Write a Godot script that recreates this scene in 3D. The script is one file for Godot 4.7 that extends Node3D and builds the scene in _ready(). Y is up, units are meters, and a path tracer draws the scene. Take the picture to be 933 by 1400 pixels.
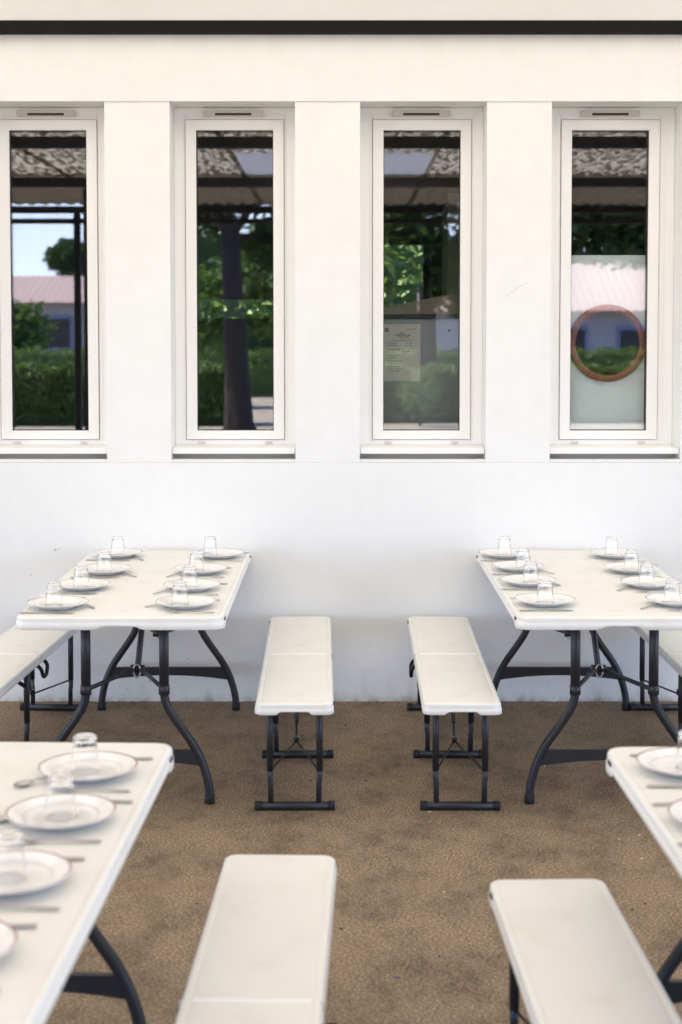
extends Node3D

# ---------------------------------------------------------------- mesh building
class MB:
	var v := PackedVector3Array()      # triangles, right-hand rule outward
	var uv := PackedVector2Array()
	var col := PackedColorArray()
	var grp := PackedInt32Array()
	var mark := 0
	var tint := Color.WHITE
	var smooth := 0
	func begin(group := 0) -> void:
		mark = v.size()
		smooth = group
	func tri(a: Vector3, b: Vector3, c: Vector3, ua := Vector2.ZERO, ub := Vector2.ZERO, uc := Vector2.ZERO) -> void:
		v.append(a); v.append(b); v.append(c)
		uv.append(ua); uv.append(ub); uv.append(uc)
		for i in 3:
			col.append(tint)
			grp.append(smooth)
	func quad(a: Vector3, b: Vector3, c: Vector3, d: Vector3) -> void:
		tri(a, b, c, Vector2(0, 1), Vector2(1, 1), Vector2(1, 0))
		tri(a, c, d, Vector2(0, 1), Vector2(1, 0), Vector2(0, 0))
	func end_shape() -> void:
		var vol := 0.0
		for i in range(mark, v.size(), 3):
			vol += v[i].dot(v[i + 1].cross(v[i + 2]))
		if vol < 0.0:
			for i in range(mark, v.size(), 3):
				var t := v[i + 1]
				v[i + 1] = v[i + 2]
				v[i + 2] = t
				var u := uv[i + 1]
				uv[i + 1] = uv[i + 2]
				uv[i + 2] = u
		mark = v.size()
	func loft(rings: Array, group := 1, closed := true, cap0 := true, cap1 := true) -> void:
		begin(group)
		var n: int = rings[0].size()
		for i in rings.size() - 1:
			var p: PackedVector3Array = rings[i]
			var q: PackedVector3Array = rings[i + 1]
			for k in (n if closed else n - 1):
				var m := (k + 1) % n
				tri(p[k], p[m], q[m]); tri(p[k], q[m], q[k])
		if cap0: fan(rings[0], true)
		if cap1: fan(rings[rings.size() - 1], false)
		end_shape()
	func fan(ring: PackedVector3Array, flip: bool) -> void:
		var c := Vector3.ZERO
		for p in ring: c += p
		c /= ring.size()
		for k in ring.size():
			var m := (k + 1) % ring.size()
			if flip: tri(c, ring[m], ring[k])
			else: tri(c, ring[k], ring[m])
	func box(c: Vector3, s: Vector3, bev := 0.0, basis := Basis.IDENTITY) -> void:
		var h := s * 0.5
		var b := minf(bev, minf(h.x, minf(h.y, h.z)) * 0.49)
		begin(4294967295 if b <= 0.0 else 4294967295)
		if b <= 0.0:
			var P := []
			for i in 8: P.append(c + basis * Vector3(h.x * (1 if i & 1 else -1), h.y * (1 if i & 2 else -1), h.z * (1 if i & 4 else -1)))
			quad(P[4], P[5], P[7], P[6]); quad(P[1], P[0], P[2], P[3]); quad(P[5], P[1], P[3], P[7])
			quad(P[0], P[4], P[6], P[2]); quad(P[6], P[7], P[3], P[2]); quad(P[0], P[1], P[5], P[4])
		else:
			var rings := []
			for e in [[-1.0, b], [-1.0, 0.0], [1.0, 0.0], [1.0, b]]:
				var off: float = e[1]
				var y: float = e[0] * (h.y if off > 0.0 else h.y - b)
				var r := PackedVector3Array()
				for q in [[1, 1, 0], [1, 1, 1], [-1, 1, 1], [-1, 1, 0], [-1, -1, 0], [-1, -1, 1], [1, -1, 1], [1, -1, 0]]:
					var x: float = q[0] * (h.x - off - (b if q[2] == 1 and off == 0.0 else 0.0))
					var z: float = q[1] * (h.z - off - (b if q[2] == 0 and off == 0.0 else 0.0))
					r.append(c + basis * Vector3(x, y, z))
				rings.append(r)
			loft(rings, 4294967295)
			return
		end_shape()
	func tube(path: PackedVector3Array, rad: float, n := 10, rads := PackedFloat32Array(), flat := 1.0) -> void:
		var rings := []
		var up := Vector3(0.31, 0.17, 0.93).normalized()
		for i in path.size():
			var d := (path[mini(i + 1, path.size() - 1)] - path[maxi(i - 1, 0)]).normalized()
			up = (up - d * up.dot(d))
			if up.length() < 0.01: up = d.cross(Vector3(0.3, 0.9, 0.2))
			up = up.normalized()
			var w := d.cross(up)
			var r := rad if rads.is_empty() else rads[i]
			var ring := PackedVector3Array()
			for k in n:
				var a := TAU * k / n
				ring.append(path[i] + up * cos(a) * r + w * sin(a) * r * flat)
			rings.append(ring)
		# tiny end rounding keeps the caps crisp
		loft(rings, 1, true, true, true)
	func lathe(prof: PackedVector2Array, n := 32, at := Vector3.ZERO, group := 1, flute := 0.0, flute_n := 18, f0 := 0.0, f1 := 0.0) -> void:
		begin(group)
		for i in prof.size() - 1:
			for k in n:
				var q := []
				for e in [[i, k], [i, k + 1], [i + 1, k + 1], [i + 1, k]]:
					var pr: Vector2 = prof[e[0]]
					var a: float = TAU * e[1] / n
					var r := pr.x
					if flute > 0.0 and pr.y > f0 and pr.y < f1 and pr.x > 0.02: r += flute * absf(sin(a * flute_n * 0.5)) - flute
					q.append(at + Vector3(cos(a) * r, pr.y, sin(a) * r))
				if prof[i].x < 1e-6: tri(q[0], q[2], q[3])
				elif prof[i + 1].x < 1e-6: tri(q[0], q[1], q[2])
				else:
					tri(q[0], q[1], q[2]); tri(q[0], q[2], q[3])
		end_shape()
	func prism(poly: PackedVector2Array, z0: float, z1: float, basis := Basis.IDENTITY, at := Vector3.ZERO) -> void:
		var a := PackedVector3Array()
		var b := PackedVector3Array()
		for p in poly:
			a.append(at + basis * Vector3(p.x, p.y, z0)); b.append(at + basis * Vector3(p.x, p.y, z1))
		begin(4294967295)
		var n := poly.size()
		for k in n:
			var m := (k + 1) % n
			quad(a[k], a[m], b[m], b[k])
		var ix := Geometry2D.triangulate_polygon(poly)
		for i in range(0, ix.size(), 3):
			# orientation of the caps matched with the sides through the polygon's own turn
			var ccw := (poly[ix[i + 1]] - poly[ix[i]]).cross(poly[ix[i + 2]] - poly[ix[i]]) > 0.0
			var pc := not Geometry2D.is_polygon_clockwise(poly)
			if ccw == pc:
				tri(b[ix[i]], b[ix[i + 1]], b[ix[i + 2]]); tri(a[ix[i]], a[ix[i + 2]], a[ix[i + 1]])
			else:
				tri(b[ix[i]], b[ix[i + 2]], b[ix[i + 1]]); tri(a[ix[i]], a[ix[i + 1]], a[ix[i + 2]])
		end_shape()
	func mesh() -> ArrayMesh:
		var st := SurfaceTool.new()
		st.begin(Mesh.PRIMITIVE_TRIANGLES)
		for i in range(0, v.size(), 3):
			for k in [0, 2, 1]:
				st.set_smooth_group(grp[i + k])
				st.set_color(col[i + k])
				st.set_uv(uv[i + k])
				st.add_vertex(v[i + k])
		st.generate_normals()
		return st.commit()

var M := {}
var taken := {}
var rng := RandomNumberGenerator.new()

func numbered(called: String) -> String:
	var n: int = taken.get(called, 0)
	taken[called] = n + 1
	return called if n == 0 else "%s_%03d" % [called, n]

func tag(o: Node3D, label: String, category: String, group := "", kind := "") -> Node3D:
	if label: o.set_meta("label", label)
	if category: o.set_meta("category", category)
	if group: o.set_meta("group", group)
	if kind: o.set_meta("kind", kind)
	return o

func thing(called: String, label: String, category: String, at := Vector3.ZERO, turn := 0.0, group := "") -> Node3D:
	var o := Node3D.new()
	o.name = numbered(called)
	add_child(o, true)
	o.position = at
	o.rotation.y = turn
	tag(o, label, category, group)
	return o

func put(called: String, mb, mat: Material, parent: Node, at := Vector3.ZERO) -> MeshInstance3D:
	var o := MeshInstance3D.new()
	o.mesh = mb.mesh() if mb is MB else mb
	o.material_override = mat
	o.name = numbered(called) if parent == self else called
	parent.add_child(o, true)
	o.position = at
	return o

func box_mesh(c: Vector3, s: Vector3, bev := 0.0) -> MB:
	var m := MB.new()
	m.box(c, s, bev)
	return m

func between(x0, x1, y0, y1, z0, z1, bev := 0.0) -> MB:
	return box_mesh(Vector3(x0 + x1, y0 + y1, z0 + z1) * 0.5, Vector3(absf(x1 - x0), absf(y1 - y0), absf(z1 - z0)), bev)

# ---------------------------------------------------------------- materials
func lin(r: float, g: float, b: float, a := 1.0) -> Color:
	var c := Color(r, g, b).linear_to_srgb()
	c.a = a
	return c

func noise(seed_: int, freq: float, oct := 4, kind := FastNoiseLite.TYPE_SIMPLEX_SMOOTH) -> FastNoiseLite:
	var n := FastNoiseLite.new()
	n.seed = seed_
	n.noise_type = kind
	n.frequency = freq
	n.fractal_octaves = oct
	return n

func rough_noise(seed_: int, freq: float, oct: int, gain: float) -> FastNoiseLite:
	var n := noise(seed_, freq, oct)
	n.fractal_gain = gain
	return n

func noise_tex(n: FastNoiseLite, size: int, stops: Array, normal := false, bump := 4.0) -> NoiseTexture2D:
	var t := NoiseTexture2D.new()
	t.width = size
	t.height = size
	t.seamless = true
	t.seamless_blend_skirt = 0.15
	t.noise = n
	if normal:
		t.as_normal_map = true
		t.bump_strength = bump
	elif stops.size():
		var g := Gradient.new()
		var off := PackedFloat32Array()
		var cols := PackedColorArray()
		for s in stops:
			off.append(s[0]); cols.append(s[1])
		g.offsets = off
		g.colors = cols
		t.color_ramp = g
	return t

func std(name_: String, c: Color, rough := 0.6, metal := 0.0) -> StandardMaterial3D:
	var m := StandardMaterial3D.new()
	m.resource_name = name_
	m.albedo_color = c
	m.roughness = rough
	m.metallic = metal
	M[name_] = m
	return m

func tri_world(m: StandardMaterial3D, per_metre: float) -> void:
	m.uv1_triplanar = true
	m.uv1_world_triplanar = true
	m.uv1_scale = Vector3.ONE * per_metre

func tri_own(m: StandardMaterial3D, per_metre: float) -> void:
	m.uv1_triplanar = true
	m.uv1_scale = Vector3.ONE * per_metre

func materials() -> void:
	var m := std("plaster", Color.WHITE, 0.85)
	m.albedo_texture = noise_tex(noise(3, 0.006, 5), 1024, [[0.0, lin(0.765, 0.76, 0.73)], [0.5, lin(0.785, 0.78, 0.75)], [1.0, lin(0.80, 0.795, 0.768)]])
	m.heightmap_enabled = true
	m.heightmap_texture = noise_tex(noise(5, 0.09, 3), 1024, [])
	m.heightmap_scale = 0.045
	tri_world(m, 0.9)
	m = std("plaster_shaded", lin(0.46, 0.42, 0.36), 0.9)  # darker plaster tone, painting in the shade of the gap under the sill
	# the wall below the windows: splashed and a little dirty along its foot
	m = std("plaster_low", Color.WHITE, 0.85)
	var im := Image.create(1024, 340, false, Image.FORMAT_RGB8)
	var n1 := noise(61, 0.035, 4)
	var n2 := noise(62, 0.16, 3)
	for y in 340:
		var hgt := (339 - y) * 0.004 - 0.2
		for x in 1024:
			var v := n1.get_noise_2d(x, y * 0.7)
			var d := n2.get_noise_2d(x, y)
			var c := Vector3(0.785, 0.78, 0.75) * (1.0 + 0.02 * v)
			var foot := clampf(exp(-hgt / 0.028) * (0.55 + 0.9 * v), 0.0, 1.0) * 0.75 + clampf(exp(-hgt / 0.16) * (v * 1.5 - 0.15), 0.0, 1.0) * 0.22
			if hgt < 0.30 and d > 0.60 - 0.12 * exp(-hgt / 0.08): foot = maxf(foot, 0.28)
			c = c.lerp(Vector3(0.30, 0.25, 0.19), clampf(foot, 0.0, 0.8))
			im.set_pixel(x, y, Color(c.x, c.y, c.z).linear_to_srgb())
	m.albedo_texture = ImageTexture.create_from_image(im)
	m.uv1_scale = Vector3(5.5, 1, 1)
	std("white_pvc", lin(0.90, 0.885, 0.85), 0.38)
	std("sill_aluminium", lin(0.86, 0.84, 0.80), 0.45)
	std("vent_plastic", lin(0.62, 0.57, 0.53), 0.5)
	std("vent_dark", lin(0.05, 0.03, 0.02), 0.8)
	std("gasket", lin(0.02, 0.02, 0.02), 0.7)
	m = std("rail_steel", lin(0.008, 0.0078, 0.0062), 0.75)
	m.metallic_specular = 0.3
	m = std("hdpe", Color.WHITE, 0.42)
	m.albedo_texture = noise_tex(noise(11, 0.004, 5), 1024, [[0.0, lin(0.69, 0.66, 0.585)], [0.25, lin(0.73, 0.71, 0.645)], [0.45, lin(0.745, 0.73, 0.67)], [1.0, lin(0.755, 0.74, 0.685)]])
	m.heightmap_enabled = true
	m.heightmap_texture = noise_tex(noise(12, 0.22, 2), 512, [])
	m.heightmap_scale = 0.025
	tri_own(m, 1.1)
	std("hdpe_slot", lin(0.02, 0.02, 0.025), 0.7)
	m = std("leg_paint", lin(0.0125, 0.0135, 0.0165), 0.45)
	m.heightmap_enabled = true
	m.heightmap_texture = noise_tex(noise(13, 0.2, 2), 256, [])
	m.heightmap_scale = 0.02
	tri_own(m, 4.0)
	std("rubber", lin(0.008, 0.008, 0.009), 0.75)
	std("zinc", lin(0.42, 0.42, 0.42), 0.35, 1.0)
	m = std("cutlery_steel", lin(0.40, 0.39, 0.37), 0.28, 1.0)
	m = std("porcelain", lin(0.80, 0.785, 0.75), 0.12)
	std("rim_grey", lin(0.17, 0.17, 0.18), 0.25)
	std("rim_red", lin(0.36, 0.19, 0.15), 0.25)
	std("rim_pink", lin(0.58, 0.46, 0.41), 0.25)
	m = std("tumbler_glass", Color(1, 1, 1, 0.0), 0.015)
	m.refraction_enabled = true
	m.refraction_scale = 0.034
	m.transparency = BaseMaterial3D.TRANSPARENCY_ALPHA
	m = std("pane_glass", Color(0.02, 0.025, 0.025, 0.015), 0.0)
	m.transparency = BaseMaterial3D.TRANSPARENCY_ALPHA
	m.metallic_specular = 0.62
	# concrete floor: fine aggregate, with broad stains laid over it
	m = std("concrete", Color.WHITE, 0.82)
	m.albedo_texture = noise_tex(rough_noise(21, 0.055, 6, 0.86), 2048, [[0.0, lin(0.05, 0.033, 0.02)], [0.30, lin(0.10, 0.067, 0.039)], [0.43, lin(0.182, 0.126, 0.072)], [0.54, lin(0.258, 0.184, 0.106)], [0.65, lin(0.355, 0.268, 0.17)], [0.77, lin(0.50, 0.41, 0.30)], [1.0, lin(0.62, 0.54, 0.44)]])
	m.detail_enabled = true
	m.detail_blend_mode = BaseMaterial3D.BLEND_MODE_MUL
	m.detail_albedo = noise_tex(rough_noise(22, 0.009, 8, 0.78), 1024, [[0.0, lin(0.42, 0.40, 0.385)], [0.32, lin(0.72, 0.70, 0.68)], [0.48, lin(0.88, 0.87, 0.86)], [0.64, lin(1, 0.99, 0.97)], [1.0, lin(1, 0.97, 0.93)]])
	m.detail_uv_layer = BaseMaterial3D.DETAIL_UV_2
	m.uv2_scale = Vector3(1, 1, 1)
	m.uv1_scale = Vector3(0.72, 0.72, 1)
	m.heightmap_enabled = true
	m.heightmap_texture = noise_tex(noise(21, 0.11, 5), 1024, [])
	m.heightmap_scale = 0.03
	m = std("gravel", Color.WHITE, 0.95)
	m.albedo_texture = noise_tex(noise(24, 0.05, 5), 1024, [[0.0, lin(0.24, 0.19, 0.13)], [0.5, lin(0.40, 0.34, 0.25)], [1.0, lin(0.52, 0.46, 0.37)]])
	tri_world(m, 0.3)
	# roof over the terrace
	m = std("grimy_sheet", Color.WHITE, 0.7)
	m.albedo_texture = noise_tex(noise(31, 0.0095, 5), 1024, [[0.0, lin(0.05, 0.042, 0.032)], [0.42, lin(0.13, 0.114, 0.09)], [0.56, lin(0.62, 0.585, 0.52)], [1.0, lin(0.76, 0.735, 0.68)]])
	m.backlight_enabled = true
	m.backlight = Color(0.95, 0.912, 0.84)
	tri_world(m, 0.45)
	m.uv1_scale = Vector3(1.3, 0.45, 0.28)
	m = std("wall_fill_sheet", Color.WHITE, 0.7)  # unseen row next to the wall, lightened to brighten the wall top
	m.albedo_texture = noise_tex(noise(33, 0.02, 5), 1024, [[0.0, lin(0.30, 0.27, 0.22)], [0.36, lin(0.62, 0.585, 0.52)], [1.0, lin(0.82, 0.795, 0.74)]])
	m.backlight_enabled = true
	m.backlight = Color(0.95, 0.92, 0.845)
	tri_world(m, 0.45)
	m = std("mossy_sheet", Color.WHITE, 0.8)
	m.albedo_texture = noise_tex(noise(32, 0.02, 5), 1024, [[0.0, lin(0.05, 0.045, 0.035)], [0.5, lin(0.14, 0.12, 0.095)], [1.0, lin(0.34, 0.31, 0.26)]])
	m.backlight_enabled = true
	m.backlight = Color(0.8, 0.76, 0.68)
	tri_world(m, 0.45)
	m = std("clear_sheet", lin(0.74, 0.75, 0.77), 0.6)
	m.backlight_enabled = true
	m.backlight = Color(0.6, 0.6, 0.62)
	m = std("opaque_sheet", lin(0.16, 0.15, 0.135), 0.8)
	std("beam_steel", lin(0.03, 0.03, 0.03), 0.6)
	# room behind the glass
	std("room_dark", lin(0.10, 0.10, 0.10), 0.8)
	std("room_floor", lin(0.10, 0.085, 0.07), 0.6)
	std("counter_steel", lin(0.34, 0.37, 0.37), 0.5, 0.1)
	std("beige_laminate", lin(0.40, 0.35, 0.25), 0.6)
	std("olive_paint", lin(0.62, 0.66, 0.44), 0.7)
	std("frosted", lin(0.74, 0.82, 0.80), 0.7)
	m = std("ring_wood", Color.WHITE, 0.45)
	m.albedo_texture = noise_tex(noise(41, 0.03, 4), 256, [[0.0, lin(0.13, 0.035, 0.014)], [1.0, lin(0.26, 0.08, 0.035)]])
	tri_own(m, 6.0)
	std("dark_cloth", lin(0.03, 0.032, 0.04), 0.9)
	# garden
	for g in [["leaf_hedge", 0.14, 0.205, 0.06], ["leaf_tree", 0.13, 0.20, 0.055], ["leaf_dark", 0.07, 0.12, 0.04], ["leaf_sunlit", 0.17, 0.25, 0.09]]:  # last entry: leaf green lightened, with sunlight put into its colour
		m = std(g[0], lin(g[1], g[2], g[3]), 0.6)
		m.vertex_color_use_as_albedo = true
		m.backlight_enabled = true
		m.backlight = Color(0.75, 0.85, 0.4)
	m = std("bark", Color.WHITE, 0.95)
	m.albedo_texture = noise_tex(noise(51, 0.04, 4), 256, [[0.0, lin(0.018, 0.013, 0.01)], [1.0, lin(0.075, 0.055, 0.042)]])
	tri_own(m, 1.5)
	m = std("roof_tile", Color.WHITE, 0.85)
	m.albedo_texture = noise_tex(noise(52, 0.05, 4), 512, [[0.0, lin(0.36, 0.23, 0.18)], [1.0, lin(0.62, 0.48, 0.42)]])
	tri_own(m, 0.5)
	std("house_wall", lin(0.42, 0.40, 0.42), 0.9)
	std("house_wood", lin(0.06, 0.05, 0.045), 0.7)
	std("house_frame", lin(0.20, 0.23, 0.36), 0.6)
	std("crumb_pale", lin(0.55, 0.50, 0.42), 0.9)
	std("scrap_blue", lin(0.03, 0.05, 0.11), 0.7)
	std("crumb_dark", lin(0.035, 0.022, 0.014), 0.9)
	std("scuff", lin(0.42, 0.40, 0.37), 0.9)

const WALL := -7.2      # front face of the canteen wall
const EYE := 1.77

func _ready() -> void:
	rng.seed = 20240611
	# camera, sky, sun, exposure
	var cam := Camera3D.new()
	cam.name = "camera"
	add_child(cam)
	cam.position = Vector3(0, EYE, 0)
	cam.rotation_degrees = Vector3(-2.89, 0, 0)
	cam.keep_aspect = Camera3D.KEEP_HEIGHT
	cam.set_frustum(0.05 * 1400.0 / 2050.0, Vector2(0.0, -0.05 * 136.5 / 2050.0), 0.05, 400.0)
	var at := CameraAttributesPhysical.new()
	at.frustum_focal_length = 50.0
	at.frustum_focus_distance = 6.3
	at.exposure_aperture = 2.8
	at.frustum_near = 0.05
	at.frustum_far = 400.0
	cam.attributes = at
	cam.set_frustum(0.05 * 1400.0 / 2050.0, Vector2(0.0, -0.05 * 136.5 / 2050.0), 0.05, 400.0)
	cam.current = true
	var we := WorldEnvironment.new()
	we.name = "environment"
	var e := Environment.new()
	e.background_mode = Environment.BG_SKY
	var sm := ProceduralSkyMaterial.new()
	sm.sky_top_color = Color(0.34, 0.50, 0.78)
	sm.sky_horizon_color = Color(0.82, 0.87, 0.92)
	sm.sky_curve = 0.12
	sm.ground_horizon_color = Color(0.55, 0.52, 0.46)
	sm.ground_bottom_color = Color(0.4, 0.37, 0.32)
	sm.sky_energy_multiplier = 1.3
	sm.sun_angle_max = 2.0
	var sky := Sky.new()
	sky.sky_material = sm
	e.sky = sky
	e.tonemap_mode = Environment.TONE_MAPPER_LINEAR
	e.tonemap_exposure = 4.7
	e.sdfgi_enabled = true
	e.ssao_enabled = true
	e.ssil_enabled = true
	we.environment = e
	add_child(we)
	var sun := DirectionalLight3D.new()
	sun.name = "sun"
	sun.light_energy = 1.5
	sun.light_color = Color(1.0, 0.96, 0.87)
	sun.light_angular_distance = 0.5
	sun.shadow_enabled = true
	sun.rotation_degrees = Vector3(-58, -80, 0)     # high, from beyond the left end of the terrace
	add_child(sun)
	materials()
	grounds()
	building()
	canopy()
	garden()
	furniture()
	settings()
	small_things()

# ---------------------------------------------------------------- setting
func grounds() -> void:
	# terrace floor with its own texture coordinates in metres
	var st := SurfaceTool.new()
	st.begin(Mesh.PRIMITIVE_TRIANGLES)
	var X := [-12.0, 12.0]
	var Z := [WALL - 0.3, 6.8]
	for q in [[0, 0], [1, 0], [1, 1], [0, 0], [1, 1], [0, 1]]:
		var p := Vector3(X[q[0]], 0, Z[q[1]])
		st.set_normal(Vector3.UP)
		st.set_uv(Vector2(p.x, p.z))
		st.set_uv2(Vector2(p.x * 0.36 + 0.13, p.z * 0.27 + 0.4))
		st.add_vertex(p)
	var o := put("terrace_floor", st.commit(), M.concrete, self)
	tag(o, "brown stained concrete terrace floor under the tables and benches", "", "", "structure")
	var g := MB.new()
	g.box(Vector3(0, -0.20, 0), Vector3(600, 0.3, 600))
	o = put("ground", g, M.gravel, self)
	tag(o, "pale gravel ground of the yard beyond the terrace", "", "", "structure")

const OPENINGS := [[-1.742, -1.128], [-0.8175, -0.2195], [0.091, 0.697], [1.005, 1.636]]
const GLASS_X := [-1.436, -0.521, 0.397, 1.3195]

func building() -> void:
	var b := thing("canteen_building", "white plastered canteen building with four tall narrow windows in a row", "building", Vector3(0, 0, WALL))
	var w := MB.new()
	var T := 0.34
	var add := func(x0, x1, y0, y1, f := 0.0):
		w.box(Vector3((x0 + x1) / 2, (y0 + y1) / 2, (-T - f) / 2), Vector3(x1 - x0, y1 - y0, T - f))
	add.call(-11.0, 11.0, 2.888, 3.9)
	add.call(-11.0, -1.742, 1.164, 2.888, 0.006)
	add.call(-1.128, -0.8175, 1.164, 2.888, 0.006)
	add.call(-0.2195, 0.091, 1.164, 2.888, 0.006)
	add.call(0.697, 1.005, 1.164, 2.888, 0.006)
	add.call(1.636, 11.0, 1.164, 2.888, 0.006)
	put("wall", w, M.plaster, b)
	put("wall", between(-11.0, 11.0, -0.2, 1.164, -T, 0.0), M.plaster_low, b)
	var rail := between(-11, 11, 3.200, 3.260, 0.0, 0.045, 0.003)
	rail.box(Vector3(0, 3.207, 0.049), Vector3(22, 0.010, 0.012))
	put("steel_rail", rail, M.rail_steel, b)
	for i in 4: window(b, OPENINGS[i][0], OPENINGS[i][1], GLASS_X[i])
	# the room inside
	var zb := -5.4
	put("room_floor", between(-4, 4, 0.02, 0.12, -T, zb), M.room_floor, b)
	put("room_ceiling", between(-4, 4, 3.0, 3.15, -T, zb), M.room_dark, b)
	var r := MB.new()
	for s in [-1, 1]: r.box(Vector3(4.1 * s, 1.6, (zb - T) / 2), Vector3(0.2, 3.1, -zb - T))
	# back wall with a window in it and a low strip light
	for q in [[-4.2, -1.2, 0.1, 3.1], [-1.2, -0.5, 0.1, 1.92], [-1.2, -0.5, 2.08, 3.1], [-0.5, -0.25, 0.1, 3.1], [-0.25, 0.75, 0.1, 1.55], [-0.25, 0.75, 2.60, 3.1], [0.75, 4.2, 0.1, 3.1]]:
		r.box(Vector3((q[0] + q[1]) / 2, (q[2] + q[3]) / 2, zb - 0.1), Vector3(q[1] - q[0], q[3] - q[2], 0.2))
	put("room_wall", r, M.room_dark, b)
	var fr := MB.new()
	for q in [[-0.25, -0.19, 1.55, 2.6], [0.69, 0.75, 1.55, 2.6], [-0.19, 0.69, 1.55, 1.61], [-0.19, 0.69, 2.54, 2.6]]:
		fr.box(Vector3((q[0] + q[1]) / 2, (q[2] + q[3]) / 2, zb - 0.1), Vector3(q[1] - q[0], q[3] - q[2], 0.08))
	put("rear_window_frame", fr, M.gasket, b)
	var rf := MB.new()
	rf.box(Vector3(0, 4.0, zb / 2), Vector3(22, 0.2, -zb + 0.6))
	put("roof", rf, M.opaque_sheet, b)
	# chips and scuffs in the paint low on the wall, and the hair crack in the third pillar
	for q in [[-0.86, 0.19, 0.008], [-0.81, 0.15, 0.012], [-0.74, 0.21, 0.006], [-0.70, 0.12, 0.007], [-0.93, 0.10, 0.006], [1.16, 0.16, 0.008], [-1.38, 0.74, 0.010], [-1.36, 0.745, 0.006], [-1.50, 0.62, 0.006], [-0.30, 0.11, 0.005], [0.42, 0.09, 0.006]]:
		var c := MB.new()
		var poly := PackedVector2Array()
		for k in 9:
			var a := TAU * k / 9.0
			poly.append(Vector2(cos(a), sin(a) * 0.6) * q[2] * rng.randf_range(0.45, 1.0))
		c.prism(poly, 0.0, 0.001, Basis.IDENTITY, Vector3(q[0], q[1], 0.0))
		put("paint_chip", c, M.scuff, b)
	var ck := MB.new()
	var last := Vector2(0.79, 1.955)
	for k in 6:
		var nx := last + Vector2(0.017, 0.012 + rng.randf_range(-0.008, 0.010))
		ck.box(Vector3((last.x + nx.x) / 2, (last.y + nx.y) / 2, -0.0055), Vector3((nx - last).length(), 0.0012, 0.001), 0.0, Basis(Vector3.BACK, (nx - last).angle()))
		last = nx
	put("hair_crack", ck, M.scuff, b)

func rect_frame(m: MB, x0: float, x1: float, y0: float, y1: float, wx: float, wb: float, wt: float, z0: float, z1: float, bev := 0.0) -> void:
	# a mitred look without mitres: stiles full height, rails between
	m.box(Vector3(x0 + wx / 2, (y0 + y1) / 2, (z0 + z1) / 2), Vector3(wx, y1 - y0, z1 - z0), bev)
	m.box(Vector3(x1 - wx / 2, (y0 + y1) / 2, (z0 + z1) / 2), Vector3(wx, y1 - y0, z1 - z0), bev)
	m.box(Vector3((x0 + x1) / 2, y0 + wb / 2, (z0 + z1) / 2), Vector3(x1 - x0 - 2 * wx, wb, z1 - z0), bev)
	m.box(Vector3((x0 + x1) / 2, y1 - wt / 2, (z0 + z1) / 2), Vector3(x1 - x0 - 2 * wx, wt, z1 - z0), bev)

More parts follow.
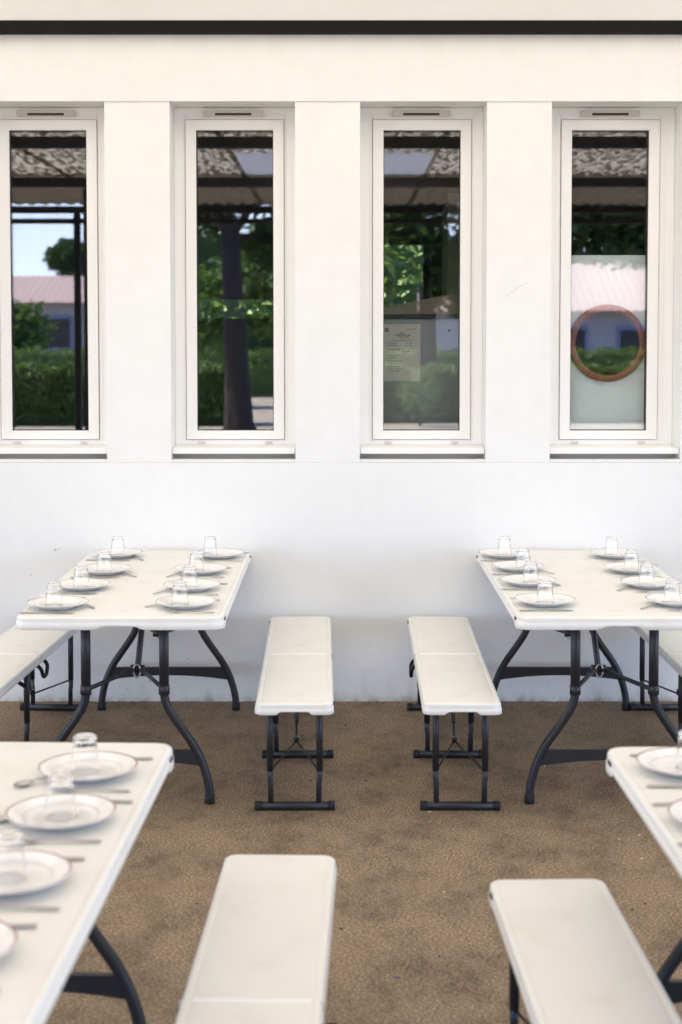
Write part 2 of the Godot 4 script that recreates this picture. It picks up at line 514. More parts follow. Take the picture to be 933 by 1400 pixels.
func window(b: Node3D, x0: float, x1: float, gx: float) -> void:
	var zf := -0.20
	var fm := MB.new()
	# outer frame: three stepped tiers towards the sash
	rect_frame(fm, x0 + 0.001, x1 - 0.001, 1.236, 2.887, 0.028, 0.010, 0.020, zf - 0.07, zf + 0.002)
	rect_frame(fm, x0 + 0.029, x1 - 0.029, 1.246, 2.867, 0.018, 0.008, 0.018, zf - 0.07, zf - 0.001)
	var fx0 := x0 + 0.047
	var fx1 := x1 - 0.047
	var sx0 := gx - 0.240
	var sx1 := gx + 0.240
	fm.box(Vector3((fx0 + sx0 - 0.003) / 2, 2.0515, zf - 0.035), Vector3(sx0 - 0.003 - fx0, 1.595, 0.07), 0.002)
	fm.box(Vector3((fx1 + sx1 + 0.003) / 2, 2.0515, zf - 0.035), Vector3(fx1 - sx1 - 0.003, 1.595, 0.07), 0.002)
	fm.box(Vector3((sx0 + sx1) / 2, 1.257, zf - 0.035), Vector3(sx1 - sx0 + 0.006, 0.006, 0.07), 0.001)
	fm.box(Vector3((sx0 + sx1) / 2, 2.8395, zf - 0.035), Vector3(sx1 - sx0 + 0.006, 0.019, 0.07), 0.002)
	var f := put("window", fm, M.white_pvc, b)
	var sm := MB.new()
	rect_frame(sm, sx0, sx1, 1.2635, 2.8270, 0.045, 0.036, 0.043, zf - 0.06, zf + 0.008, 0.0)
	rect_frame(sm, sx0 + 0.045, sx1 - 0.045, 1.2995, 2.784, 0.006, 0.006, 0.006, zf - 0.05, zf + 0.003, 0.0)
	put("sash", sm, M.white_pvc, f)
	var gk := MB.new()
	rect_frame(gk, sx0 + 0.051, sx1 - 0.051, 1.3055, 2.778, 0.003, 0.003, 0.003, zf - 0.048, zf - 0.006, 0.0)
	put("gasket", gk, M.gasket, f)
	var gap := MB.new()
	rect_frame(gap, sx0 - 0.003, sx1 + 0.003, 1.2605, 2.830, 0.003, 0.003, 0.003, zf - 0.06, zf - 0.012, 0.0)
	put("sash_gap", gap, M.sill_aluminium, f)
	for k in 3:  # the third pane is added to strengthen the reflections
		var z := zf - 0.010 - k * 0.014
		put("pane", between(sx0 + 0.0515, sx1 - 0.0515, 1.306, 2.7775, z - 0.004, z), M.pane_glass, f)
	var tv := MB.new()
	tv.box(Vector3(gx - 0.005, 2.8575, zf + 0.010), Vector3(0.285, 0.030, 0.020), 0.004)
	tv.box(Vector3(gx - 0.005, 2.868, zf + 0.022), Vector3(0.275, 0.006, 0.008), 0.002)
	put("trickle_vent", tv, M.vent_plastic, f)
	put("vent_slot", box_mesh(Vector3(gx - 0.005, 2.853, zf + 0.0205), Vector3(0.178, 0.011, 0.003)), M.vent_dark, f)
	for s in [-1, 1]:
		var dc := MB.new()
		dc.box(Vector3(gx + s * 0.165, 1.246, zf + 0.006), Vector3(0.036, 0.006, 0.008), 0.0028)
		put("drain_cap", dc, M.vent_plastic, f)
	var sl := MB.new()
	var poly := PackedVector2Array([Vector2(-0.215, 1.2355), Vector2(-0.033, 1.232), Vector2(-0.026, 1.229), Vector2(-0.026, 1.204), Vector2(-0.036, 1.204), Vector2(-0.040, 1.221), Vector2(-0.215, 1.223)])
	sl.prism(poly, x0 + 0.003, x1 - 0.004, Basis(Vector3(0, 0, 1), Vector3(0, 1, 0), Vector3(-1, 0, 0)), Vector3.ZERO)
	# prism runs along -x here; shift it back to the opening
	for i in sl.v.size(): sl.v[i].x = -sl.v[i].x if false else sl.v[i].x + (x0 + x1 - 0.001)
	put("sill", sl, M.sill_aluminium, f)
	put("ledge", between(x0 + 0.001, x1 - 0.001, 1.1642, 1.178, -0.19, -0.009), M.plaster, f)
	put("sill_backing", between(x0 + 0.001, x1 - 0.001, 1.1783, 1.2225, -0.21, -0.10), M.plaster_shaded, f)

# ---------------------------------------------------------------- canopy over the terrace
func canopy() -> void:
	var c := thing("terrace_canopy", "dark steel canopy roofed with grimy translucent sheets over the terrace", "canopy")
	var zs := [WALL + 0.04, -4.4, -1.18, 0.16, 2.29, 6.1]
	for row in 5:
		for k in range(-5, 5):
			var xa := -1.1 + 2.05 * k - 0.03
			var xb := xa + 2.05 + 0.06
			if xb < -9.4 or xa > 9.4: continue
			var sky_panel: bool = row == 3 and k == 0
			var m := MB.new()
			m.begin(1)
			var n := 34
			for i in n:
				var u0 := lerpf(xa, xb, i / float(n))
				var u1 := lerpf(xa, xb, (i + 1) / float(n))
				var h0 := 0.0 if sky_panel else 0.02 * sin(u0 * TAU / 0.177)
				var h1 := 0.0 if sky_panel else 0.02 * sin(u1 * TAU / 0.177)
				var y := 3.595 + 0.006 * (posmod(k, 2)) + 0.003 * row
				m.quad(Vector3(u0, y + h0, zs[row] - 0.04), Vector3(u1, y + h1, zs[row] - 0.04), Vector3(u1, y + h1, zs[row + 1] + 0.04), Vector3(u0, y + h0, zs[row + 1] + 0.04))
			var mat: Material = M.clear_sheet if sky_panel else (M.wall_fill_sheet if row == 0 else M.grimy_sheet if row < 4 else M.mossy_sheet)
			var o := put("roof_sheet", m, mat, c)
			if sky_panel: o.set_meta("label", "clear flat skylight sheet among the grimy ones")
	for z in [-4.4, -1.18, 2.34]:
		var h := 0.10
		put("beam", between(-9.6, 9.6, 3.57 - h, 3.572, z - 0.05, z + 0.05, 0.004), M.beam_steel, c)
	put("fascia", between(-9.6, 9.6, 3.475, 3.572, 6.02, 6.09, 0.004), M.beam_steel, c)
	put("tie_rail", between(-9.6, 9.6, 3.325, 3.395, 5.94, 6.0, 0.004), M.beam_steel, c)
	for x in [-9.5, -3.66, 2.35, 8.2]:
		put("post", between(x - 0.045, x + 0.045, -0.05, 3.47, 6.005, 6.095, 0.006), M.beam_steel, c)
		put("post_plate", between(x - 0.09, x + 0.09, 0.0, 0.012, 5.87, 6.06), M.beam_steel, c)
	for x in [-8.6, -2.9, 2.2, 8.0]:
		put("post", between(x - 0.035, x + 0.035, -0.05, 3.47, 2.3, 2.38, 0.006), M.beam_steel, c)

# ---------------------------------------------------------------- garden behind the camera, seen in the panes
func leaf_blob(m: MB, c: Vector3, r: Vector3, n: int, size: float, shell := 0.6, dark := 0.75) -> void:
	m.smooth = 4294967295
	for i in n:
		var d := Vector3(rng.randfn(), rng.randfn(), rng.randfn()).normalized()
		var p := c + d * r * pow(rng.randf(), 1.0 / 3.0) * (shell + (1.0 - shell) * rng.randf() + 0.12 * sin(d.x * 7.0 + c.x) * sin(d.y * 6.0))
		leaf(m, p, size, dark)

func leaf(m: MB, p: Vector3, size: float, dark := 0.6) -> void:
	var a := Vector3(rng.randfn(), rng.randfn() * 0.6, rng.randfn()).normalized()
	var u := a.cross(Vector3(rng.randfn(), rng.randfn(), rng.randfn())).normalized()
	var s := size * rng.randf_range(0.6, 1.3)
	var t := rng.randf_range(dark, 1.3)
	m.tint = Color(t * rng.randf_range(0.85, 1.25), t, t * rng.randf_range(0.7, 1.1))
	m.tri(p - a * s, p + u * s * 0.45, p + a * s); m.tri(p - a * s, p + a * s, p - u * s * 0.45)

func tree(label: String, at: Vector3, trunk: Array, blobs: Array, mat: Material, size: float, called := "broadleaf_tree") -> void:
	var t := thing(called, label, "tree", at, 0.0, "trees in the garden")
	var tm := MB.new()
	var path := PackedVector3Array()
	var rads := PackedFloat32Array()
	for q in trunk:
		path.append(Vector3(q[0], q[1], q[2])); rads.append(q[3])
	tm.tube(path, 0.1, 10, rads)
	var top := path[path.size() - 1]
	for bl in blobs:
		var p0 := top + Vector3(0, -0.3, 0)
		var p1: Vector3 = bl[0]
		tm.tube(PackedVector3Array([p0, (p0 + p1) / 2 + Vector3(0, 0.12, 0), p1]), 0.03, 6, PackedFloat32Array([rads[rads.size() - 1] * 0.6, 0.05, 0.02]))
	put("trunk", tm, M.bark, t)
	var cm := MB.new()
	for bl in blobs: leaf_blob(cm, bl[0], bl[1], bl[2], size)
	var o := put("crown", cm, mat, t)
	o.set_meta("kind", "stuff")

func hedge(label: String, x0: float, x1: float, z0: float, z1: float, h: float, mat: Material, n: int, face := -1.0) -> void:
	var t := thing("hedge", label, "hedge", Vector3((x0 + x1) / 2, 0, (z0 + z1) / 2), 0.0, "hedges in the garden")
	var hx := (x1 - x0) / 2
	var hz := (z1 - z0) / 2
	var m := MB.new()
	m.smooth = 4294967295
	for i in n:
		var p := Vector3(rng.randf_range(-hx, hx), rng.randf_range(0.0, h), rng.randf_range(-hz, hz))
		var f := rng.randf()
		if f < 0.5: p.z = face * (hz - rng.randf_range(-0.08, 0.15))
		elif f < 0.9: p.y = h + rng.randf_range(-0.15, 0.05) + 0.04 * sin(p.x * 3.1) + 0.04 * sin(p.x * 7.3)
		leaf(m, p, 0.08, 0.7)
	var o := put("foliage", m, mat, t)
	o.set_meta("kind", "stuff")
	put("inner_growth", box_mesh(Vector3(0, (h - 0.14) / 2, 0), Vector3(hx * 2 - 0.2, h - 0.14, hz * 2 - 0.25)), mat, t)

func house(label: String, x0: float, x1: float, z0: float, z1: float, eave: float, ridge: float, turn: float) -> void:
	var cx := (x0 + x1) / 2
	var cz := (z0 + z1) / 2
	var h := thing("house", label, "house", Vector3(cx, 0, cz), turn, "low houses beyond the garden")
	var hx := (x1 - x0) / 2
	var hz := (z1 - z0) / 2
	var w := MB.new()
	w.prism(PackedVector2Array([Vector2(-hz, -0.05), Vector2(hz, -0.05), Vector2(hz, eave), Vector2(0, ridge - 0.12), Vector2(-hz, eave)]), -hx, hx, Basis(Vector3(0, 0, 1), Vector3(0, 1, 0), Vector3(-1, 0, 0)))
	put("wall", w, M.house_wall, h)
	for s in [-1, 1]:
		var r := MB.new()
		r.begin(1)
		var n := 12 * int(x1 - x0)
		for i in n:
			var u0 := lerpf(-hx - 0.3, hx + 0.3, i / float(n))
			var u1 := lerpf(-hx - 0.3, hx + 0.3, (i + 1) / float(n))
			var h0 := 0.035 * cos(i * TAU / 3.0)
			var h1 := 0.035 * cos((i + 1) * TAU / 3.0)
			r.quad(Vector3(u0, ridge + h0, 0), Vector3(u1, ridge + h1, 0), Vector3(u1, eave + h1 - 0.02, s * (hz + 0.4)), Vector3(u0, eave + h0 - 0.02, s * (hz + 0.4)))
		put("roof", r, M.roof_tile, h)
	for x in [-0.42, 0.12, 0.55]:
		var win := put("window", box_mesh(Vector3(x * hx, eave - 1.15, -hz - 0.02), Vector3(1.2, 1.25, 0.06)), M.house_frame, h)
		put("pane", box_mesh(Vector3(x * hx, eave - 1.15, -hz - 0.052), Vector3(1.0, 1.05, 0.01)), M.house_wood, win)
	var d := put("door", box_mesh(Vector3(-0.16 * hx, 1.05, -hz - 0.02), Vector3(1.1, 2.1, 0.06)), M.house_frame, h)
	put("door_panel", box_mesh(Vector3(-0.16 * hx, 1.02, -hz - 0.053), Vector3(0.85, 1.9, 0.01)), M.house_wood, d)

func garden() -> void:
	hedge("long low clipped hedge at the edge of the yard facing the canteen", -13.0, -1.9, 15.6, 17.0, 1.15, M.leaf_hedge, 15000)
	hedge("low clipped hedge facing the third and fourth windows", 0.2, 12.0, 16.6, 18.0, 1.12, M.leaf_hedge, 16000)
	hedge("tall dark row of shrubs between the two low houses", -7.4, 3.2, 36.0, 38.0, 5.2, M.leaf_dark, 15000)
	hedge("farther taller hedge in front of the low houses", -22.0, 22.0, 30.0, 31.4, 1.36, M.leaf_hedge, 14000)
	house("low grey house with a pink tiled roof seen in the first window", -22.0, -7.6, 41.0, 50.0, 3.05, 4.2, -0.05)
	house("low blue grey house with a tiled roof seen in the fourth window", 3.0, 19.0, 34.0, 44.0, 2.62, 4.7, 0.04)
	tree("big dark trunked tree in front of the second window's garden", Vector3(-1.86, -0.05, 12.4), [[0.02, 0, 0, 0.36], [0, 0.25, 0, 0.27], [-0.03, 1.2, 0, 0.22], [-0.1, 2.6, 0, 0.19], [-0.15, 3.9, 0, 0.16]],
		[[Vector3(-1.3, 5.2, 0.5), Vector3(1.6, 1.3, 1.6), 2600], [Vector3(1.0, 5.0, 0), Vector3(1.6, 1.4, 1.6), 2600], [Vector3(0.7, 3.5, 1.2), Vector3(0.9, 0.6, 0.9), 900], [Vector3(-0.2, 6.4, 0), Vector3(1.8, 1.2, 1.8), 2200]], M.leaf_dark, 0.11)
	tree("slim tree standing beside the big dark trunked one", Vector3(-3.05, -0.05, 13.2), [[0.1, 0, 0, 0.16], [0, 0.5, 0, 0.12], [0, 2.0, 0, 0.10], [0.1, 3.4, 0, 0.09]],
		[[Vector3(-0.4, 4.9, 0), Vector3(0.9, 1.0, 1.2), 1300], [Vector3(0.6, 4.4, 0.3), Vector3(0.9, 0.9, 1.0), 1200]], M.leaf_dark, 0.11)
	tree("full green tree behind the hedge right of the dark trunk", Vector3(-1.2, 0, 24.0), [[0, 0, 0, 0.2], [0, 1.5, 0, 0.15], [0, 2.4, 0, 0.12]],
		[[Vector3(-0.9, 3.0, 0), Vector3(1.6, 1.4, 1.5), 3000], [Vector3(1.1, 2.7, -0.3), Vector3(1.5, 1.5, 1.5), 3000], [Vector3(0, 4.2, 0), Vector3(1.5, 1.0, 1.4), 2000], [Vector3(-2.4, 2.4, -0.3), Vector3(1.2, 1.3, 1.2), 1800]], M.leaf_tree, 0.12)
	tree("small bushy tree in front of the first window's house", Vector3(-10.9, 0, 33.5), [[0, 0, 0, 0.15], [0, 0.9, 0, 0.12], [0, 1.8, 0, 0.1]],
		[[Vector3(-1.1, 2.3, 0), Vector3(1.2, 1.6, 1.2), 2600], [Vector3(0.5, 1.9, 0), Vector3(1.2, 1.2, 1.2), 2400], [Vector3(-0.6, 3.5, 0), Vector3(0.9, 0.8, 1.0), 1000]], M.leaf_tree, 0.12)
	tree("dark round topped pine rising behind the tiled roof", Vector3(-13.7, 0, 60.0), [[0, 0, 0, 0.25], [0, 3, 0, 0.2], [0, 5.0, 0, 0.12]],
		[[Vector3(0.2, 5.7, 0), Vector3(1.3, 0.95, 1.2), 3600], [Vector3(0.7, 4.9, 0), Vector3(1.1, 0.7, 1.2), 1700]], M.leaf_dark, 0.2, "pine_tree")
	tree("wide dark tree shading the fourth window's view", Vector3(4.35, 0, 21.5), [[0, 0, 0, 0.26], [0, 2, 0, 0.22], [0.1, 3.6, 0, 0.2]],
		[[Vector3(0.6, 4.9, 0), Vector3(2.2, 1.25, 2.0), 5000], [Vector3(3.0, 4.7, 0), Vector3(2.2, 1.3, 2.0), 5000], [Vector3(2, 6.4, 0), Vector3(2.4, 1.5, 2.2), 4200], [Vector3(4.6, 4.2, 0), Vector3(1.8, 1.2, 1.8), 3000], [Vector3(2.3, 3.75, -0.3), Vector3(2.0, 0.42, 1.2), 900]], M.leaf_dark, 0.13)
	tree("spreading green tree seen high in the third window", Vector3(2.2, 0, 23.5), [[0, 0, 0, 0.28], [0, 2, 0, 0.22], [0, 3.6, 0, 0.2]],
		[[Vector3(-0.9, 4.2, 0), Vector3(1.9, 1.5, 1.8), 4200], [Vector3(0.9, 3.4, 0), Vector3(1.4, 1.3, 1.4), 3000], [Vector3(0.3, 6.0, 0), Vector3(2.4, 1.6, 2.2), 4000]], M.leaf_dark, 0.13)
	hedge("dense hedge of the yard behind the canteen seen through its rear window", -5.0, 6.0, -15.4, -14.4, 2.75, M.leaf_sunlit, 16000, 1.0)
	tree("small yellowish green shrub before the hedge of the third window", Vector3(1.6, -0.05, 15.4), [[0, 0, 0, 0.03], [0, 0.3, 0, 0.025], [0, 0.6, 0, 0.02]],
		[[Vector3(0, 0.72, 0), Vector3(0.52, 0.5, 0.45), 900]], M.leaf_sunlit, 0.05, "shrub")
	# the yard behind the canteen, seen right through the third window
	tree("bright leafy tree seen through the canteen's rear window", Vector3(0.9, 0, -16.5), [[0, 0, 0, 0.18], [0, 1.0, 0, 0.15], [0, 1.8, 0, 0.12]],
		[[Vector3(-0.6, 3.0, 0), Vector3(1.5, 1.5, 1.2), 2600], [Vector3(0.8, 2.6, 0), Vector3(1.4, 1.6, 1.2), 2400], [Vector3(0, 4.6, 0), Vector3(1.6, 1.2, 1.2), 2600], [Vector3(-2.2, 2.4, 0.2), Vector3(1.4, 1.7, 1.1), 2000]], M.leaf_sunlit, 0.075)

# ---------------------------------------------------------------- folding furniture
func rr_ring(w: float, l: float, r: float, inset: float, y, lip: Callable, drop := 0.0) -> PackedVector3Array:
	var hw := w / 2 - inset
	var hl := l / 2 - inset
	var rad := maxf(r - inset, 0.002)
	var pts := PackedVector2Array()
	var ne := 40
	for side in 4:
		var ax: Vector2 = [Vector2(1, 0), Vector2(0, 1), Vector2(-1, 0), Vector2(0, -1)][side]   # direction along the side
		var out: Vector2 = [Vector2(0, -1), Vector2(1, 0), Vector2(0, 1), Vector2(-1, 0)][side]
		var half: float = (hw if side % 2 == 0 else hl) - rad
		var far_: float = hl if side % 2 == 0 else hw
		for k in ne:
			pts.append(ax * lerpf(-half, half, k / float(ne)) + out * far_)
		var c: Vector2 = ax * half + out * (far_ - rad)
		for k in 8:
			var a := PI / 2 * k / 8.0
			pts.append(c + out * rad * cos(a) + ax * rad * sin(a))
	var ring := PackedVector3Array()
	for p in pts:
		var yy: float = y
		if drop != 0.0: yy = y + lip.call(p)
		ring.append(Vector3(p.x, yy, p.y))
	return ring

func slab(w: float, l: float, r: float, top: float, lip: Callable, seam: bool) -> MB:
	var m := MB.new()
	var rings := []
	var none := func(_p): return 0.0
	for q in [[0.060, 0.0], [0.0235, 0.0], [0.0225, -0.0002], [0.0215, -0.0007], [0.0185, -0.0007], [0.0175, -0.0002], [0.0165, 0.0004], [0.009, 0.0004], [0.005, -0.0006], [0.0022, -0.0030], [0.0006, -0.0065], [0.0, -0.011], [-0.0003, -0.0215], [-0.0012, -0.0228], [-0.0025, -0.0240]]:
		rings.append(rr_ring(w, l, r, q[0], top + q[1], none))
	for q in [[-0.0030, 0.001], [-0.0018, -0.0006], [0.001, -0.001], [0.004, 0.0]]:
		rings.append(rr_ring(w, l, r, q[0], top + q[1], lip, 1.0))
	rings.append(rr_ring(w, l, r, 0.0055, top - 0.018, none))
	rings.append(rr_ring(w, l, r, 0.06, top - 0.018, none))
	m.loft(rings, 1)
	return m

func smoothed(p: Array, n := 5) -> PackedVector3Array:
	var out := PackedVector3Array()
	for i in p.size() - 1:
		var a: Vector3 = p[maxi(i - 1, 0)]
		var b: Vector3 = p[i]
		var c: Vector3 = p[i + 1]
		var d: Vector3 = p[mini(i + 2, p.size() - 1)]
		for k in n: out.append(b.cubic_interpolate(c, a, d, k / float(n)))
	out.append(p[p.size() - 1])
	return out

func make_table() -> Node3D:
	var t := thing("folding_table", "", "table")
	var L := 1.735
	var W := 0.765
	var lip := func(p: Vector2) -> float:
		var h := -0.050
		if absf(p.y) > L / 2 - 0.05:                                      # end: shallow hand arch in the middle
			h = lerpf(-0.046, -0.033, smoothstep(0.095, 0.055, absf(p.x)))
		else:                                                              # long side: deeper only near the corners
			h = lerpf(-0.050, -0.036, smoothstep(L / 2 - 0.09, L / 2 - 0.115, absf(p.y)))
		return h
	var top := put("tabletop", slab(W, L, 0.05, 0.74, lip, false), M.hdpe, t)
	for q in [[1, 1], [1, -1], [-1, 1], [-1, -1]]:
		put("latch_slot", box_mesh(Vector3(q[0] * (W / 2 + 0.0022), 0.721, q[1] * (L / 2 - 0.085)), Vector3(0.004, 0.010, 0.034), 0.001), M.hdpe_slot, top)
	var under := MB.new()
	for s in [-1, 1]: under.box(Vector3(s * 0.325, 0.708, 0), Vector3(0.028, 0.022, L - 0.22), 0.003)
	put("side_rail", under, M.leg_paint, t)
	for s in [-1.0, 1.0]:
		var zl: float = s * (L / 2 - 0.155)
		for q in [-1.0, 1.0]:
			var lm := MB.new()
			lm.tube(PackedVector3Array([Vector3(q * 0.148, 0.722, zl), Vector3(q * 0.148, 0.425, zl)]), 0.0185, 14)
			var pts := []
			for a in [[0.148, 0.45], [0.148, 0.425], [0.151, 0.40], [0.162, 0.368], [0.188, 0.325], [0.223, 0.275], [0.257, 0.225], [0.285, 0.17], [0.304, 0.115], [0.316, 0.06], [0.319, 0.012]]:
				pts.append(Vector3(q * a[0], a[1], zl))
			lm.tube(smoothed(pts), 0.0165, 14)
			var leg := put("leg", lm, M.leg_paint, t)
			var cap := MB.new()
			cap.tube(PackedVector3Array([Vector3(q * 0.3182, 0.034, zl), Vector3(q * 0.319, 0.0, zl)]), 0.0195, 14)
			put("rubber_foot", cap, M.rubber, leg)
			var col_ := MB.new()
			col_.tube(PackedVector3Array([Vector3(q * 0.148, 0.452, zl), Vector3(q * 0.148, 0.418, zl)]), 0.0212, 14)
			put("collar", col_, M.leg_paint, leg)
		var bow := PackedVector2Array()
		for k in 17:
			var x := lerpf(-0.276, 0.276, k / 16.0)
			bow.append(Vector2(x, 0.205 - 0.000 * x))
		for k in 17:
			var x := lerpf(0.276, -0.276, k / 16.0)
			bow.append(Vector2(x * 1.02, 0.168 - 0.022 * pow(absf(x) / 0.276, 2.0)))
		var bm := MB.new()
		bm.prism(bow, zl - 0.010, zl + 0.010)
		put("crossbar", bm, M.leg_paint, t)
		var hub := Vector3(0, 0.437, zl - s * 0.35)
		for q in [-1.0, 1.0]:
			var br := MB.new()
			br.tube(PackedVector3Array([Vector3(q * 0.148, 0.432, zl - s * 0.012), Vector3(q * 0.02, 0.437, zl - s * 0.33)]), 0.0085, 8)
			put("brace", br, M.leg_paint, t)
		var stt := MB.new()
		stt.tube(PackedVector3Array([hub + Vector3(0, 0.0, 0), Vector3(0, 0.715, zl - s * 0.62)]), 0.0125, 10)
		put("strut", stt, M.leg_paint, t)
		var clip := MB.new()
		clip.tube(PackedVector3Array([hub + Vector3(-0.028, 0, 0), hub + Vector3(0.028, 0, 0)]), 0.017, 10)
		put("hinge", clip, M.leg_paint, t)
		var ring := MB.new()
		var rp := PackedVector3Array()
		for k in 15: rp.append(hub + Vector3(cos(TAU * k / 14.0) * 0.014, sin(TAU * k / 14.0) * 0.026 - 0.004, s * 0.021))
		ring.tube(rp, 0.0035, 6)
		put("lock_ring", ring, M.zinc, t)
	return t

func make_bench() -> Node3D:
	var t := thing("folding_bench", "", "bench")
	var L := 1.72
	var W := 0.286
	var lip := func(p: Vector2) -> float:
		if absf(p.y) > L / 2 - 0.02: return lerpf(-0.041, -0.030, smoothstep(0.066, 0.050, absf(p.x)))
		return lerpf(-0.041, -0.034, smoothstep(L / 2 - 0.08, L / 2 - 0.12, absf(p.y)))
	var seat := put("seat", slab(W, L, 0.034, 0.43, lip, true), M.hdpe, t)
	put("fold_seam", box_mesh(Vector3(0, 0.4304, 0), Vector3(W - 0.044, 0.0030, 0.0085), 0.0014), M.white_pvc, seat)
	put("fold_gap", box_mesh(Vector3(0, 0.4115, 0), Vector3(W + 0.0062, 0.036, 0.0022)), M.vent_plastic, seat)
	for q in [[1, 1], [-1, -1]]:
		put("latch_slot", box_mesh(Vector3(q[0] * (W / 2 + 0.0022), 0.414, q[1] * (L / 2 - 0.07)), Vector3(0.004, 0.010, 0.030), 0.001), M.hdpe_slot, seat)
	var zs := [L / 2 - 0.115, 0.05, -L / 2 + 0.11]
	for i in 3:
		var z: float = zs[i]
		for q in [-1.0, 1.0]:
			var p := MB.new()
			p.tube(PackedVector3Array([Vector3(q * 0.0925, 0.412, z), Vector3(q * 0.0925, 0.15, z)]), 0.0125, 12)
			p.tube(PackedVector3Array([Vector3(q * 0.0925, 0.16, z), Vector3(q * 0.0925, 0.12, z), Vector3(q * 0.090, 0.10, z), Vector3(q * 0.090, 0.02, z)]), 0.0108, 12)
			put("leg", p, M.leg_paint, t)
		var fb := MB.new()
		fb.tube(PackedVector3Array([Vector3(-0.135, 0.0165, z), Vector3(0.135, 0.0165, z)]), 0.0160, 14)
		var foot := put("foot_bar", fb, M.leg_paint, t)
		for q in [-1.0, 1.0]:
			var cp := MB.new()
			cp.tube(PackedVector3Array([Vector3(q * 0.126, 0.0172, z), Vector3(q * 0.1485, 0.0172, z), Vector3(q * 0.150, 0.0172, z)]), 0.0172, 14, PackedFloat32Array([0.0172, 0.0172, 0.0155]))
			put("end_cap", cp, M.rubber, foot)
		if i != 1:
			var s := 1.0 if i == 0 else -1.0
			var hub := Vector3(0, 0.165, z - s * 0.36)
			for q in [-1.0, 1.0]:
				var wv := MB.new()
				wv.tube(PackedVector3Array([Vector3(q * 0.090, 0.148, z), hub]), 0.0042, 7)
				put("wire_brace", wv, M.leg_paint, t)
			var ln := MB.new()
			ln.tube(PackedVector3Array([hub, hub + Vector3(0, 0.06, -s * 0.05)]), 0.005, 7)
			ln.tube(PackedVector3Array([hub + Vector3(0, 0.06, -s * 0.05), Vector3(0, 0.405, z - s * 0.56)]), 0.009, 8)
			put("link", ln, M.leg_paint, t)
			put("clip", box_mesh(hub + Vector3(0, 0.006, s * 0.004), Vector3(0.020, 0.026, 0.014), 0.004), M.rubber, t)
			put("lock_ring", box_mesh(hub + Vector3(0, 0.018, s * 0.009), Vector3(0.022, 0.005, 0.010), 0.002), M.zinc, t)
		else:
			for q in [-1.0, 1.0]:
				var ar := MB.new()
				ar.tube(PackedVector3Array([Vector3(q * 0.0925, 0.30, z), Vector3(q * 0.012, 0.402, z + 0.12)]), 0.0085, 8)
				put("arm", ar, M.leg_paint, t)
	return t

func make_handle(bench: Node3D, side: float) -> void:
	var h := MB.new()
	var x := side * 0.150
	h.tube(smoothed([Vector3(x - side * 0.01, 0.395, -0.055), Vector3(x + side * 0.006, 0.375, -0.050), Vector3(x + side * 0.008, 0.345, -0.03), Vector3(x + side * 0.008, 0.338, 0.0), Vector3(x + side * 0.008, 0.345, 0.03), Vector3(x + side * 0.006, 0.375, 0.050), Vector3(x - side * 0.01, 0.395, 0.055)], 3), 0.008, 8)
	put("carry_handle", h, M.rubber, bench)

func furniture() -> void:
	var t0 := make_table()
	var tables := [
		[Vector3(-0.817, 0, -6.325), 0.0, "long white folding table against the wall, left of the two middle benches"],
		[Vector3(1.034, 0, -6.325), 0.0, "long white folding table against the wall, right of the two middle benches"],
		[Vector3(-0.828, 0, -2.905), -1.6, "white folding table close to the camera at left, lower edge cut off"],
		[Vector3(1.058, 0, -2.865), 0.94, "white folding table corner close to the camera at right"]]
	for i in tables.size():
		var t := t0
		if i > 0:
			t = t0.duplicate()
			t.name = numbered("folding_table")
			add_child(t, true)
		t.position = tables[i][0]
		t.rotation_degrees.y = tables[i][1]
		tag(t, tables[i][2], "table", "white folding tables")
	var b0 := make_bench()
	var benches := [
		[Vector3(-0.1825, 0, -6.275), 0.75, "white folding bench left of the empty gap before the wall", 0],
		[Vector3(0.4545, 0, -6.275), -0.65, "white folding bench right of the empty gap, with black carry handle", -1],
		[Vector3(-1.408, 0, -6.275), -2.9, "white folding bench half hidden on the outer side of the left wall table", 1],
		[Vector3(1.520, 0, -6.275), 0.2, "white folding bench half hidden on the outer side of the right wall table", 0],
		[Vector3(-0.180, 0, -2.965), -1.6, "white folding bench in front, beside the left front table", 0],
		[Vector3(0.531, 0, -2.79), 1.6, "white folding bench in front, beside the right front table, scuffed at its end", 0]]
	for i in benches.size():
		var b := b0
		if i > 0:
			b = b0.duplicate()
			b.name = numbered("folding_bench")
			add_child(b, true)
		b.position = benches[i][0]
		b.rotation_degrees.y = benches[i][1]
		tag(b, benches[i][2], "bench", "white folding benches")
	for c in get_children():
		if c.name == "folding_bench_001": make_handle(c, -1.0)
		if c.name == "folding_bench_002": make_handle(c, 1.0)

